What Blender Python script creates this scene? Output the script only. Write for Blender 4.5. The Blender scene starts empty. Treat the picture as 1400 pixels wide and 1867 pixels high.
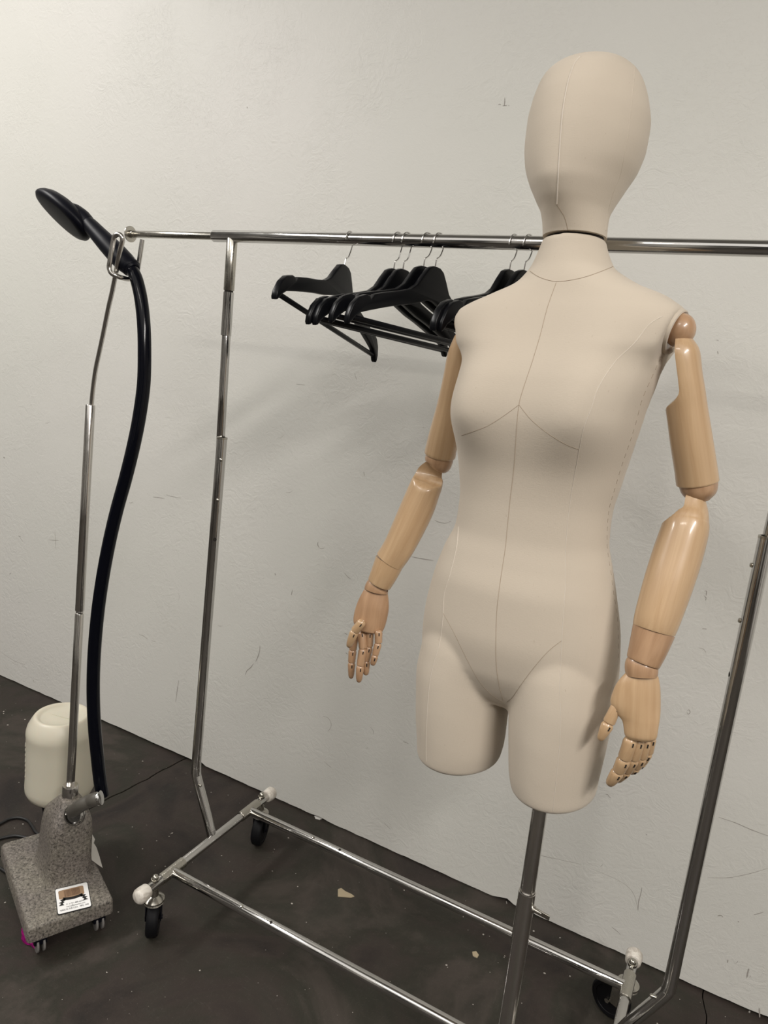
import bpy, bmesh, math, random
import numpy as np
from mathutils import Vector, Matrix
from mathutils.bvhtree import BVHTree

# ------------------------------------------------------------------ camera
PI = math.pi
F = 1290.0; CX, CY = 700.0, 933.5; H = 1.35
def _axes():
    def d(px, py):
        v = np.array([px - CX, py - CY, F]); return v / np.linalg.norm(v)
    z = -d(-20, 7300); x = -d(-1900, 376); x = x - z * (x @ z); x /= np.linalg.norm(x)
    return np.array([x, np.cross(z, x), z])
R = _axes()                                   # world = R @ camera(x right, y down, z forward)
C = bpy.context.scene.collection
scn = bpy.context.scene
cd = bpy.data.cameras.new('camera'); cam = bpy.data.objects.new('camera', cd); C.objects.link(cam)
cd.sensor_fit = 'VERTICAL'; cd.sensor_height = 36; cd.lens = F / 1867 * 36; cd.clip_start = .05
cam.matrix_world = Matrix(((R[0,0], -R[0,1], -R[0,2], 0), (R[1,0], -R[1,1], -R[1,2], 0), (R[2,0], -R[2,1], -R[2,2], H), (0,0,0,1)))
scn.camera = cam
# ------------------------------------------------------------------ world, lamps, exposure
w = bpy.data.worlds.new('world'); scn.world = w; w.use_nodes = True
w.node_tree.nodes['Background'].inputs[0].default_value = (.9, .95, 1, 1)
w.node_tree.nodes['Background'].inputs[1].default_value = .0
def area(name, loc, size, power, col, rot=(0,0,0)):
    l = bpy.data.lights.new(name, 'AREA'); l.shape = 'RECTANGLE'; l.size, l.size_y = size
    l.energy = power; l.color = col
    o = bpy.data.objects.new(name, l); C.objects.link(o); o.location = loc; o.rotation_euler = rot
    return o
area('tube_light', (-2.8, .05, 2.95), (.26, 1.7), 52, (1, .970, .935), (math.radians(12), math.radians(-18), 0))
area('tube_light', (1.45, -.70, 2.70), (.20, 1.4), 58, (1, .955, .91), (math.radians(8), math.radians(14), 0))
area('overhead_fill_light', (-.9, -1.95, 3.05), (6.5, 4.0), 69, (1, .965, .915))  # broad fill added in place of light bounced around the room
area('tube_light', (-.5, -1.0, 2.9), (1.2, .12), 14, (1, .95, .88))  # extra strip added to give the chrome a crisp highlight
scn.view_settings.view_transform = 'Standard'; scn.view_settings.look = 'None'
scn.view_settings.exposure = 0.21; scn.view_settings.gamma = 1.0; scn.view_settings.use_curve_mapping = False

# ------------------------------------------------------------------ helpers
def ray(px, py): return Vector(R @ np.array([(px - CX) / F, (py - CY) / F, 1.0]))
CAM = Vector((0, 0, H))
def onz(px, py, z): r = ray(px, py); return CAM + r * ((z - H) / r.z)
def ony(px, py, y): r = ray(px, py); return CAM + r * (y / r.y)
def atd(px, py, d): return CAM + ray(px, py) * d            # d = distance along the view axis
def depth(p): return float(np.array(p - CAM) @ R[:, 2])

def link(name, me, mat=None, parent=None, smooth=True, frame=None):
    if frame is not None:
        me.transform(frame.inverted())
    if mat: me.materials.append(mat)
    if smooth:
        for p in me.polygons: p.use_smooth = True
        try: me.set_sharp_from_angle(angle=math.radians(42))
        except Exception: pass
    o = bpy.data.objects.new(name, me); C.objects.link(o)
    if parent is not None:
        o.parent = parent
        o.matrix_parent_inverse = WM[parent.name].inverted()
    WM[o.name] = frame.copy() if frame is not None else Matrix()
    o.matrix_basis = WM[o.name]
    return o
WM = {}
def empty(name, loc, label, cat, group=None):
    o = bpy.data.objects.new(name, None); C.objects.link(o); o.empty_display_size = .05
    o.location = loc; WM[o.name] = Matrix.Translation(loc)
    tag(o, label, cat, group); return o
def tag(o, label=None, cat=None, group=None, kind=None):
    if label: o['label'] = label
    if cat: o['category'] = cat
    if group: o['group'] = group
    if kind: o['kind'] = kind
    return o
def M(bm, name='m'):
    bmesh.ops.recalc_face_normals(bm, faces=bm.faces)
    me = bpy.data.meshes.new(name); bm.to_mesh(me); bm.free(); return me
def rings(bm, rs, close=True, cap0=True, cap1=True):
    vs = [[bm.verts.new(p) for p in r] for r in rs]
    n = len(vs[0])
    for a, b in zip(vs, vs[1:]):
        for i in range(n if close else n - 1):
            bm.faces.new((a[i], a[(i+1) % n], b[(i+1) % n], b[i]))
    if cap0: bm.faces.new(vs[0][::-1])
    if cap1: bm.faces.new(vs[-1])
    return vs
def basis(d):
    d = Vector(d).normalized(); a = Vector((0,0,1)) if abs(d.z) < .9 else Vector((1,0,0))
    u = d.cross(a).normalized(); return u, d.cross(u).normalized()
def tube(bm, pts, r, n=16, caps=True):
    """round tube along points, parallel transported; r number or list"""
    P = [Vector(p) for p in pts]; m = len(P)
    rr = r if isinstance(r, (list, tuple)) else [r] * m
    T = [(P[min(i+1, m-1)] - P[max(i-1, 0)]).normalized() for i in range(m)]
    u, v = basis(T[0]); rs = []
    for i in range(m):
        if i:
            q = T[i-1].rotation_difference(T[i]); u = q @ u; v = q @ v
        rs.append([P[i] + (u * math.cos(a) + v * math.sin(a)) * rr[i] for a in (2*PI*k/n for k in range(n))])
    rings(bm, rs, cap0=caps, cap1=caps)
def rod(bm, a, b, r, n=20, bev=.0012):
    a, b = Vector(a), Vector(b); d = (b - a).normalized()
    tube(bm, [a, a + d*bev*.01, a + d*bev, b - d*bev, b - d*bev*.01, b], [r-bev, r-bev*.6, r, r, r-bev*.6, r-bev], n)
def hollow(bm, a, b, r, t=.0015, n=24):
    """open-ended tube with wall thickness"""
    a, b = Vector(a), Vector(b); d = (b-a).normalized(); u, v = basis(d)
    def ring(p, q): return [p + (u*math.cos(x)+v*math.sin(x))*q for x in (2*PI*k/n for k in range(n))]
    rs = [ring(a, r-t), ring(a, r), ring(b, r), ring(b, r-t), ring(a, r-t)]
    vs = [[bm.verts.new(p) for p in q] for q in rs[:4]]
    vs.append(vs[0])
    for x, y in zip(vs, vs[1:]):
        for i in range(n): bm.faces.new((x[i], x[(i+1) % n], y[(i+1) % n], y[i]))
def lathe(bm, c, axis, prof, n=32):
    """prof = [(t along axis, radius)]"""
    c = Vector(c); d = Vector(axis).normalized(); u, v = basis(d)
    rings(bm, [[c + d*t + (u*math.cos(a)+v*math.sin(a))*max(r, 1e-5) for a in (2*PI*k/n for k in range(n))] for t, r in prof])
def smoothpts(pts, k=8):
    P = [np.array(p, float) for p in pts]; out = []
    for i in range(len(P)-1):
        p0 = P[max(i-1,0)]; p1 = P[i]; p2 = P[i+1]; p3 = P[min(i+2, len(P)-1)]
        for j in range(k):
            t = j/k
            out.append(.5*((2*p1)+(-p0+p2)*t+(2*p0-5*p1+4*p2-p3)*t*t+(-p0+3*p1-3*p2+p3)*t**3))
    out.append(P[-1]); return [tuple(p) for p in out]
def box(bm, c, ax, ay, az, bev=0):
    """box centred c with half-axis vectors"""
    c, ax, ay, az = map(Vector, (c, ax, ay, az)); g = bmesh.new()
    v = [g.verts.new(c + ax*i + ay*j + az*k) for i in (-1,1) for j in (-1,1) for k in (-1,1)]
    for f in ((0,1,3,2),(4,6,7,5),(0,4,5,1),(2,3,7,6),(0,2,6,4),(1,5,7,3)): g.faces.new([v[i] for i in f])
    if bev: bmesh.ops.bevel(g, geom=list(g.edges), offset=bev, segments=3, affect='EDGES', profile=.5)
    add(bm, g)
def add(bm, g):
    bmesh.ops.recalc_face_normals(g, faces=g.faces)
    me = bpy.data.meshes.new('tmp'); g.to_mesh(me); g.free(); bm.from_mesh(me); bpy.data.meshes.remove(me)
def one(f, *a, **k):
    bm = bmesh.new(); f(bm, *a, **k); return M(bm)

# ------------------------------------------------------------------ materials
def mat(name, col, rough=.5, metal=0., **kw):
    m = bpy.data.materials.new(name); m.use_nodes = True; b = m.node_tree.nodes['Principled BSDF']
    b.inputs['Base Color'].default_value = (*col, 1); b.inputs['Roughness'].default_value = rough
    b.inputs['Metallic'].default_value = metal
    for k, v in kw.items(): b.inputs[k.replace('_', ' ')].default_value = v
    return m
class N:
    def __init__(s, m): s.t = m.node_tree; s.b = s.t.nodes['Principled BSDF']; s.co = s.t.nodes.new('ShaderNodeTexCoord')
    def new(s, k, **kw):
        n = s.t.nodes.new(k)
        for a, v in kw.items():
            if a in n.inputs: n.inputs[a].default_value = v
            else: setattr(n, a, v)
        return n
    def l(s, a, b): s.t.links.new(a, b)
    def mapped(s, scale, rot=(0,0,0)):
        mp = s.new('ShaderNodeMapping'); mp.inputs['Scale'].default_value = scale; mp.inputs['Rotation'].default_value = rot
        s.l(s.co.outputs['Object'], mp.inputs[0]); return mp.outputs[0]
    def noise(s, scale, detail=4, rough=.5, sc=(1,1,1), dist=0.):
        n = s.new('ShaderNodeTexNoise'); n.inputs['Scale'].default_value = scale; n.inputs['Detail'].default_value = detail
        n.inputs['Roughness'].default_value = rough; n.inputs['Distortion'].default_value = dist
        s.l(s.mapped(sc), n.inputs['Vector']); return n.outputs['Fac']
    def ramp(s, src, stops):
        r = s.new('ShaderNodeValToRGB'); e = r.color_ramp.elements
        while len(e) < len(stops): e.new(.5)
        for x, (p, c) in zip(e, stops): x.position = p; x.color = (*c, 1) if len(c) == 3 else c
        s.l(src, r.inputs[0]); return r.outputs[0]
    def mix(s, f, a, b, mode='MIX'):
        n = s.new('ShaderNodeMix', data_type='RGBA', blend_type=mode)
        for i, x in ((0, f), (6, a), (7, b)):
            if hasattr(x, 'links'): s.l(x, n.inputs[i])
            else: n.inputs[i].default_value = x if i == 0 else (*x, 1)
        return n.outputs[2]
    def bump(s, h, strength=.3, dist=.002, prev=None):
        n = s.new('ShaderNodeBump'); n.inputs['Strength'].default_value = strength; n.inputs['Distance'].default_value = dist
        s.l(h, n.inputs['Height'])
        if prev is not None: s.l(prev, n.inputs['Normal'])
        return n.outputs[0]
    def math(s, op, a, b=0.):
        n = s.new('ShaderNodeMath', operation=op)
        for i, x in ((0, a), (1, b)):
            if hasattr(x, 'links'): s.l(x, n.inputs[i])
            else: n.inputs[i].default_value = x
        return n.outputs[0]
    def set(s, k, v): s.l(v, s.b.inputs[k])

def m_wall():
    m = mat('painted_plaster', (.6, .58, .52), .55); n = N(m)
    a = n.noise(1.1, 3, .5); c = n.ramp(a, [(.3, (.655, .650, .600)), (.7, (.70, .685, .645))])
    # faint brownish rubbing and thin scuffs
    s1 = n.noise(9, 6, .65, (1, 1, 2.2), .6); k = n.ramp(s1, [(.66, (0,0,0)), (.80, (1,1,1))])
    c = n.mix(n.math('MULTIPLY', k, .16), c, (.36, .33, .29))
    n.set('Base Color', c)
    # trowelled texture: broad swirls with crisp ridge lines
    h1 = n.noise(30, 6, .60, (1, 1, 1), 2.2)
    vo = n.new('ShaderNodeTexVoronoi', feature='DISTANCE_TO_EDGE'); vo.inputs['Scale'].default_value = 62
    wn = n.new('ShaderNodeTexNoise'); wn.inputs['Scale'].default_value = 16; wn.inputs['Detail'].default_value = 5
    n.l(n.co.outputs['Object'], wn.inputs['Vector'])
    va = n.new('ShaderNodeVectorMath', operation='MULTIPLY_ADD'); va.inputs[1].default_value = (.13, .13, .13)
    n.l(wn.outputs['Color'], va.inputs[0]); n.l(n.co.outputs['Object'], va.inputs[2]); n.l(va.outputs[0], vo.inputs['Vector'])
    ridge = n.ramp(vo.outputs['Distance'], [(0, (1,1,1)), (.035, (0,0,0))])
    patch = n.ramp(n.noise(3.2, 3, .5), [(.46, (0,0,0)), (.62, (1,1,1))])
    rg = n.math('MULTIPLY', ridge, patch)
    fine = n.noise(260, 3, .6)
    b1 = n.bump(n.math('MULTIPLY', h1, n.ramp(n.noise(4.1, 3, .5), [(.35, (.25,)*3), (.65, (1,)*3)])), .36, .0050); b2 = n.bump(rg, .30, .0012, b1); b3 = n.bump(fine, .3, .0008, b2)
    n.set('Normal', b3); return m
def m_floor():
    m = mat('stained_concrete', (.06, .05, .045), .55); n = N(m)
    a = n.noise(2.3, 6, .6, dist=.7); c = n.ramp(a, [(.36, (.018, .0145, .0130)), (.46, (.037, .0285, .0240)), (.53, (.027, .0250, .0185)), (.61, (.052, .0425, .0355)), (.70, (.031,.028,.022))])
    g = n.ramp(n.noise(6, 5, .6), [(.5, (0,0,0)), (.72, (1,1,1))]); c = n.mix(n.math('MULTIPLY', g, .40), c, (.036, .038, .028))
    sc = n.noise(150, 6, .8, (1, .22, 1), 1.2); s2 = n.noise(120, 6, .8, (.30, 1, 1), 1.2)
    k = n.ramp(n.math('MAXIMUM', sc, s2), [(.57, (0,0,0)), (.76, (1,1,1))]); c = n.mix(n.math('MULTIPLY', k, .24), c, (.125, .11, .098))
    fl = n.ramp(n.noise(430, 2, .5), [(.69, (0,0,0)), (.78, (1,1,1))]); c = n.mix(n.math('MULTIPLY', fl, .35), c, (.26, .24, .21))
    n.set('Base Color', c); n.set('Roughness', n.ramp(a, [(.2, (.5,)*3), (.8, (.75,)*3)])); n.b.inputs['Specular IOR Level'].default_value = .28
    n.set('Normal', n.bump(n.noise(180, 5, .65), .4, .0014)); return m
def m_linen(name='linen', col=(.510, .445, .362)):
    m = mat(name, col, .92); n = N(m)
    x = n.noise(900, 2, .5, (1, 1, .22)); y = n.noise(900, 2, .5, (.22, .22, 1)); wv = n.math('ADD', x, y)
    c = n.mix(n.ramp(wv, [(.38, (0,0,0)), (.62, (1,1,1))]), tuple(v*.87 for v in col), tuple(min(1, v*1.09) for v in col))
    sl = n.ramp(n.noise(330, 2, .5, (1, 1, .5)), [(.72, (0,0,0)), (.79, (1,1,1))]); c = n.mix(n.math('MULTIPLY', sl, .42), c, (.36, .28, .20))
    n.set('Base Color', c); n.set('Normal', n.bump(wv, .22, .0006))
    m.node_tree.nodes['Principled BSDF'].inputs['Sheen Weight'].default_value = .12; return m
def m_wood(name, c0, c1, sc=1.):
    m = mat(name, c0, .34, Coat_Weight=.55, Coat_Roughness=.12); n = N(m)
    g = n.noise(95*sc, 5, .62, (1, 1, .035), .35); big = n.noise(16*sc, 3, .5, (1, 1, .10), .8)
    c = n.mix(n.ramp(g, [(.36, (0,0,0)), (.66, (1,1,1))]), c1, c0)
    c = n.mix(n.math('MULTIPLY', n.ramp(big, [(.4, (0,0,0)), (.62, (1,1,1))]), .45), c, tuple(v*.80 for v in c0))
    n.set('Base Color', c); return m
def m_chrome(name, col=(.72, .71, .69), r=.10, sc=18, var=.10):
    m = mat(name, col, r, 1.0); n = N(m)
    n.set('Roughness', n.ramp(n.noise(sc, 4, .6), [(.35, (r,)*3), (.75, (r+var,)*3)])); return m
WALL = m_wall(); FLOOR = m_floor(); LINEN = m_linen()
PIPING = mat('pale_piping', (.64, .58, .50), .9); THREAD = mat('seam_thread', (.33, .26, .19), .95); GAP = mat('dark_gap', (.02, .016, .013), .9)
BEECH = m_wood('varnished_beech', (.56, .385, .225), (.46, .295, .16)); BEECH2 = m_wood('joint_beech', (.50, .315, .185), (.36, .21, .115), .8)
CHROME = m_chrome('chrome', (.60, .59, .575), .09); STEEL = m_chrome('brushed_steel', (.70, .68, .65), .15, 60, .10); SLEEVE = m_chrome('dull_chrome', (.50, .48, .43), .20, 50, .14)
BLACKW = mat('black_lacquer', (.0035, .0038, .005), .30, Specular_IOR_Level=.16)
BLACKP = mat('black_plastic', (.0035, .004, .008), .42, Specular_IOR_Level=.16); HOSE = mat('black_hose', (.0025, .003, .006), .14, Specular_IOR_Level=.22)
RUBBER = mat('black_rubber', (.004, .004, .005), .6, Specular_IOR_Level=.2); GREYR = mat('grey_wheel', (.20, .19, .18), .6)
CORDM = mat('black_cord', (.008, .008, .008), .5); PINK = mat('magenta_tape', (.55, .012, .30), .6)
def m_marble():
    m = mat('marbled_plastic', (.66, .62, .55), .35); n = N(m)
    n.set('Base Color', n.ramp(n.noise(40, 5, .6, dist=1.5), [(.35, (.46, .41, .35)), (.6, (.76, .72, .65))])); return m
MARBLE = m_marble()
def m_cast():
    m = mat('hammered_cast_metal', (.16, .145, .125), .55); n = N(m)
    s = n.noise(210, 5, .75); a = n.ramp(s, [(.36, (.030, .027, .024)), (.47, (.165, .150, .128)), (.58, (.235, .215, .185)), (.72, (.46, .43, .38))])
    b = n.ramp(n.noise(9, 3, .5), [(.4, (.85, .82, .84)), (.65, (1, 1, .95))]); n.set('Base Color', n.mix(1., a, b, 'MULTIPLY'))
    n.set('Normal', n.bump(s, .5, .0012)); return m
CAST = m_cast()
JUG = mat('milky_plastic', (.60, .565, .46), .38, Subsurface_Weight=.1, Subsurface_Scale=.02)

# ------------------------------------------------------------------ the room
YW = 1.672
def slabs():
    fl = bpy.data.objects.new('floor', None); C.objects.link(fl); fl['kind'] = 'structure'; WM['floor'] = Matrix()
    rnd = random.Random(4)
    def edge(x0, y0, x1, y1, seed):     # wandering joint from the wall towards the viewer
        r = random.Random(seed); out = []; n = 500
        for i in range(n+1):
            t = i/n; y = y0 + (y1-y0)*t
            out.append((x0 + (x1-x0)*t + .004*math.sin(9*t+seed) + r.uniform(-.0009, .0009) + .003*math.sin(93*t+seed)*math.sin(77*t) + .0016*math.sin(410*t), y))
        return out
    j1 = edge(-1.447, 2.0, -1.92, -4, 1); j2 = edge(.10, 2.0, .95, -4, 2)
    def slab(L, Rr, name):
        bm = bmesh.new(); t, b = [], []
        poly = L + Rr[::-1]
        top = [bm.verts.new((x, y, 0)) for x, y in poly]; bot = [bm.verts.new((x, y, -.05)) for x, y in poly]
        bm.faces.new(top); n = len(poly)
        for i in range(n): bm.faces.new((top[i], bot[i], bot[(i+1) % n], top[(i+1) % n]))
        link(name, M(bm), FLOOR, fl, smooth=False)
    g = .0026
    ly = [p[1] for p in j1]
    slab([(-5.2, y) for y in ly], [(x-g, y) for x, y in j1], 'concrete_slab')
    slab([(x+g, y) for x, y in j1], [(x-g*.5, y) for x, y in j2], 'concrete_slab')
    slab([(x+g*.5, y) for x, y in j2], [(3.2, y) for y in ly], 'concrete_slab')
    bm = bmesh.new(); box(bm, (-1, -1, -.07), (4.3, 0, 0), (0, 3.2, 0), (0, 0, .018)); link('subfloor', M(bm), mat('joint_dirt', (.012, .010, .009), .9), fl, smooth=False)
    # specks of paint and grit, too many to count
    bm = bmesh.new()
    for i in range(420):
        x, y = rnd.uniform(-2.6, .4), rnd.uniform(.55, 1.64); s = rnd.choice((.0006, .0008, .001, .0013, .0022)) * (1.4 if y > 1.3 else 1)
        a0 = rnd.random()*6; k = rnd.randint(4, 6)
        vs = [bm.verts.new((x + s*rnd.uniform(.5, 1.3)*math.cos(a0+q*2*PI/k), y + s*rnd.uniform(.5, 1.3)*math.sin(a0+q*2*PI/k), .0006)) for q in range(k)]
        ap = bm.verts.new((x, y, .0014))
        for q in range(k): bm.faces.new((vs[q], vs[(q+1) % k], ap))
    o = link('floor_grit', M(bm), mat('grit', (.40, .37, .33), .8), fl); o['kind'] = 'stuff'
slabs()
# back wall: lower edge slightly chipped and lifted off the slab
bm = bmesh.new(); r = random.Random(7); xs = np.arange(-5.2, 3.21, .02); lo = []
for x in xs:
    z = .006 + .002*math.sin(x*3.1) + r.uniform(-.0009, .0009)
    for cx_, wd, h in ((-1.405, .022, .010), (-.345, .03, .012), (-.285, .018, .008), (.30, .05, .004), (-.93, .04, .003)):
        if abs(x-cx_) < wd: z += h*(1-abs(x-cx_)/wd)
    lo.append(z)
f0 = [bm.verts.new((x, YW, z)) for x, z in zip(xs, lo)]; f1 = [bm.verts.new((x, YW, 3.1)) for x in xs]
b0 = [bm.verts.new((x, YW+.012, z)) for x, z in zip(xs, lo)]
for i in range(len(xs)-1):
    bm.faces.new((f0[i], f0[i+1], f1[i+1], f1[i])); bm.faces.new((b0[i], b0[i+1], f0[i+1], f0[i]))
wb = link('wall_back', M(bm), WALL, None, smooth=False); wb['kind'] = 'structure'
bm = bmesh.new(); box(bm, (-1, YW+.05, .03), (4.3, 0, 0), (0, .035, 0), (0, 0, .08)); link('wall_core', M(bm), GAP, wb, smooth=False)
def wallbox(name, c, hx, hy, hz, m):
    bm = bmesh.new(); box(bm, c, (hx, 0, 0), (0, hy, 0), (0, 0, hz)); o = link(name, M(bm), m, None, smooth=False); o['kind'] = 'structure'
def m_room(name, lo, hi):  # upright light and dark bands, invented to vary the reflections in the metal
    m = mat(name, hi, .8); n = N(m); n.set('Base Color', n.ramp(n.noise(1.1, 2, .5, (1, 1, .06)), [(.42, lo), (.56, hi)])); return m
BANDED = m_room('banded_wall', (.16, .15, .14), (.74, .72, .68))
wallbox('wall_left', (-5.25, -1, 1.5), .05, 3.1, 1.6, BANDED); wallbox('wall_right', (3.25, -1, 1.5), .05, 3.1, 1.6, BANDED)
wallbox('wall_front', (-1, -4.05, 1.5), 4.3, .05, 1.6, m_room('dark_banded_wall', (.03, .028, .026), (.62, .60, .56))); wallbox('ceiling', (-1, -1, 3.12), 4.3, 3.1, .03, mat('ceiling_paint', (.45, .44, .42), .8))

# scuffs and pencil marks on the plaster (each a thin smear lying on the wall)
def scuffs():
    bm = bmesh.new(); rr = random.Random(12)
    def stroke(pts, wpx):
        P = [ony(x, y, YW-.0004) for x, y in pts]; n = len(P); L = []
        for i, p in enumerate(P):
            t = (P[min(i+1, n-1)]-P[max(i-1, 0)]).normalized(); nn = Vector((-t.z, 0, t.x)); k = wpx*1.35e-3*(.25+.75*math.sin(PI*(i+.5)/n))*rr.uniform(.6, 1.2)/2
            L.append((bm.verts.new(p+nn*k), bm.verts.new(p-nn*k)))
        for a, b in zip(L, L[1:]): bm.faces.new((a[0], b[0], b[1], a[1]))
    S = [([(474,1177),(473,1188),(469,1200),(466,1206)],2.2), ([(462,1210),(457,1217),(450,1223),(447,1231)],1.8), ([(533,1075),(532,1080),(531,1085)],1.3),
      ([(326,1240),(324,1252),(322,1266),(320,1280)],1.8), ([(501,1045),(502,1049)],2.5), ([(580,988),(579,993),(582,999)],2), ([(582,999),(586,1000),(591,999)],1),
      ([(279,906),(288,907),(300,909)],1.6), ([(303,902),(312,905),(330,908)],1.1), ([(6,834),(9,835)],3), ([(33,977),(38,979)],1.6), ([(100,970),(101,990),(101,1000)],1.2), ([(35,978),(42,988)],1),
      ([(88,984),(98,985),(107,985)],1.2), ([(17,1047),(20,1045)],2), ([(253,1156),(262,1160),(270,1166)],1.3), ([(276,1168),(284,1170)],1), ([(60,1239),(62,1243)],2), ([(0,1187),(12,1196),(28,1206),(46,1212)],1.0),
      ([(908,191),(911,190),(913,191)],1.2), ([(920,178),(920,186),(919,193)],1.6), ([(916,193),(924,192)],1.1), ([(927,192),(928,193)],1.5),
      ([(1284,1078),(1288,1078),(1287,1086)],1.4), ([(1283,1086),(1287,1090),(1286,1095)],1.4), ([(1280,1146),(1288,1147)],1.4), ([(1253,1296),(1256,1294),(1258,1299),(1254,1302),(1252,1297)],1.2),
      ([(1104,1448),(1108,1449),(1110,1452),(1113,1455)],1.5), ([(1306,620),(1310,621)],1), ([(1308,640),(1309,646)],1.2), ([(1308,1670),(1314,1669),(1318,1672)],2.2), ([(1345,1680),(1347,1681)],2.5),
      ([(1374,1668),(1382,1666),(1392,1663)],1.4), ([(1365,1766),(1363,1774),(1361,1783)],2.6), ([(1367,1843),(1364,1850)],3), ([(1384,1838),(1385,1856)],2.5), ([(1327,1750),(1326,1755)],1.8),
      ([(1170,1618),(1168,1630),(1164,1644),(1163,1660)],1.4), ([(1080,1585),(1110,1597),(1140,1613),(1156,1632),(1163,1660)],.7), ([(1115,1690),(1125,1698),(1131,1704)],1.2), ([(955,1553),(1000,1563),(1060,1576)],.8),
      ([(1310,1490),(1340,1500),(1370,1513),(1400,1524)],1.5), ([(1290,1600),(1330,1600),(1370,1592),(1400,1583)],.9), ([(792,948),(800,952),(812,954),(822,950)],1.2), ([(750,1015),(765,1018),(790,1022)],1.6),
      ([(628,1045),(634,1052),(640,1056)],1.3), ([(588,1306),(598,1309),(604,1322),(598,1334)],1.1), ([(540,700),(556,702)],.9), ([(646,680),(650,692)],.8), ([(590,1388),(604,1400)],.9), ([(700,1500),(712,1512)],.9),
      ([(1178,1521),(1179,1523)],2), ([(735,1352),(745,1356)],1.2), ([(923,1643),(924,1648)],2.5), ([(640,560),(642,566)],.8), ([(450,195),(451,197)],1.6), ([(628,1154),(633,1157)],2), ([(630,1190),(634,1193)],1.8), ([(663,860),(664,868)],1.4)]
    for i in range(26):
        x, y = rr.uniform(20, 1390), rr.uniform(560, 1780)
        if y > 1190+.46*x: continue
        a = rr.uniform(0, PI); l = rr.uniform(2, 9); S.append(([(x, y), (x+l*math.cos(a), y+l*math.sin(a)), (x+l*1.8*math.cos(a+.3), y+l*1.8*math.sin(a+.3))], rr.uniform(.4, .9)))
    for s in S: stroke(smoothpts([(x, y, 0) for x, y in s[0]], 4) and [(p[0], p[1]) for p in smoothpts([(x, y, 0) for x, y in s[0]], 4)], s[1])
    bmesh.ops.recalc_face_normals(bm, faces=bm.faces)
    o = link('scuff_marks', M(bm), mat('scuff', (.36, .335, .305), .8), wb, smooth=False); o['kind'] = 'stuff'
scuffs()
# paint flakes on the floor
def chip(pts, name, label, m, h=.002):
    bm = bmesh.new(); P = [onz(x, y, h) for x, y in pts]; a = [bm.verts.new(p) for p in P]; b = [bm.verts.new((p.x, p.y, 0.0002)) for p in P]; n = len(P)
    bm.faces.new(a); bm.faces.new(b[::-1])
    for i in range(n): bm.faces.new((a[i], b[i], b[(i+1) % n], a[(i+1) % n]))
    bmesh.ops.recalc_face_normals(bm, faces=bm.faces)
    o = link(name, M(bm), m, None, smooth=False); tag(o, label, 'debris')
TAN = mat('tan_flake', (.40, .33, .22), .9)
chip([(616,1621),(622,1619),(630,1625),(641,1630),(646,1634),(640,1636),(616,1634)], 'paint_flake', 'tan paint flake lying on the floor between the two base rails', TAN)
chip([(861,1735),(868,1734),(873,1741),(870,1746),(862,1742)], 'paint_flake', 'tiny tan crumb on the floor beside the mannequin pole', TAN)
chip([(573,1487),(586,1485),(592,1490),(583,1494),(575,1492)], 'paint_flake', 'small white plaster flake at the foot of the wall', mat('white_flake', (.6, .58, .55), .9))

# ------------------------------------------------------------------ the mannequin
MX, MY = -.258, 1.07; YAW, ROLL = math.radians(-6), math.radians(-3)
O3 = Vector((MX, MY, 1.1)); M3 = Matrix.Rotation(YAW, 4, 'Z') @ Matrix.Rotation(ROLL, 4, 'Y')
TW = Matrix.Translation(O3) @ M3 @ Matrix.Translation((0, 0, -1.1))
TWi = TW.inverted()
def wl(x, y, z): return TW @ Vector((x, y, z))
def ply(px, py, y):                            # point of a view ray on the mannequin's own plane y = const
    o = TWi @ CAM; d = (TWi.to_3x3()) @ ray(px, py); return o + d*((y-o.y)/d.y)
TOR=[(1.5610,0.0430,0.0530,0.0550,2.0000,0.0045),(1.5500,0.0462,0.0540,0.0570,2.0000,0.0045),(1.5350,0.0523,0.0570,0.0610,2.0000,0.0051),(1.5220,0.0585,0.0600,0.0640,2.0000,0.0060),(1.5100,0.0709,0.0640,0.0670,2.1000,0.0098),(1.4970,0.0890,0.0680,0.0700,2.2000,0.0140),(1.4830,0.1250,0.0710,0.0730,2.3000,0.0130),(1.4680,0.1571,0.0750,0.0770,2.4000,0.0060),(1.4580,0.1740,0.0780,0.0790,2.4000,0.0050),(1.4400,0.1850,0.0820,0.0830,2.4000,0.0048),(1.4150,0.1800,0.0870,0.0870,2.3000,0.0045),(1.3950,0.1520,0.0920,0.0910,2.2000,0.0040),(1.3800,0.1420,0.0960,0.0930,2.2000,0.0035),(1.3600,0.1395,0.1000,0.0950,2.2000,0.0018),(1.3200,0.1347,0.1030,0.0960,2.2000,-0.0043),(1.2700,0.1296,0.1000,0.0910,2.2000,-0.0079),(1.2200,0.1248,0.0930,0.0830,2.2000,-0.0126),(1.1700,0.1185,0.0880,0.0780,2.2000,-0.0151),(1.1300,0.1205,0.0870,0.0780,2.2000,-0.0165),(1.0900,0.1337,0.0920,0.0860,2.2000,-0.0200),(1.0400,0.1474,0.1000,0.1000,2.2000,-0.0215),(0.9800,0.1587,0.1000,0.1170,2.2000,-0.0216),(0.9200,0.1625,0.0900,0.1220,2.2000,-0.0212),(0.8850,0.1600,0.0740,0.1150,2.2000,-0.0225),(.866,.150,.060,.095,2.2,-.023),(.853,.115,.046,.075,2.2,-.023)]
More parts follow.
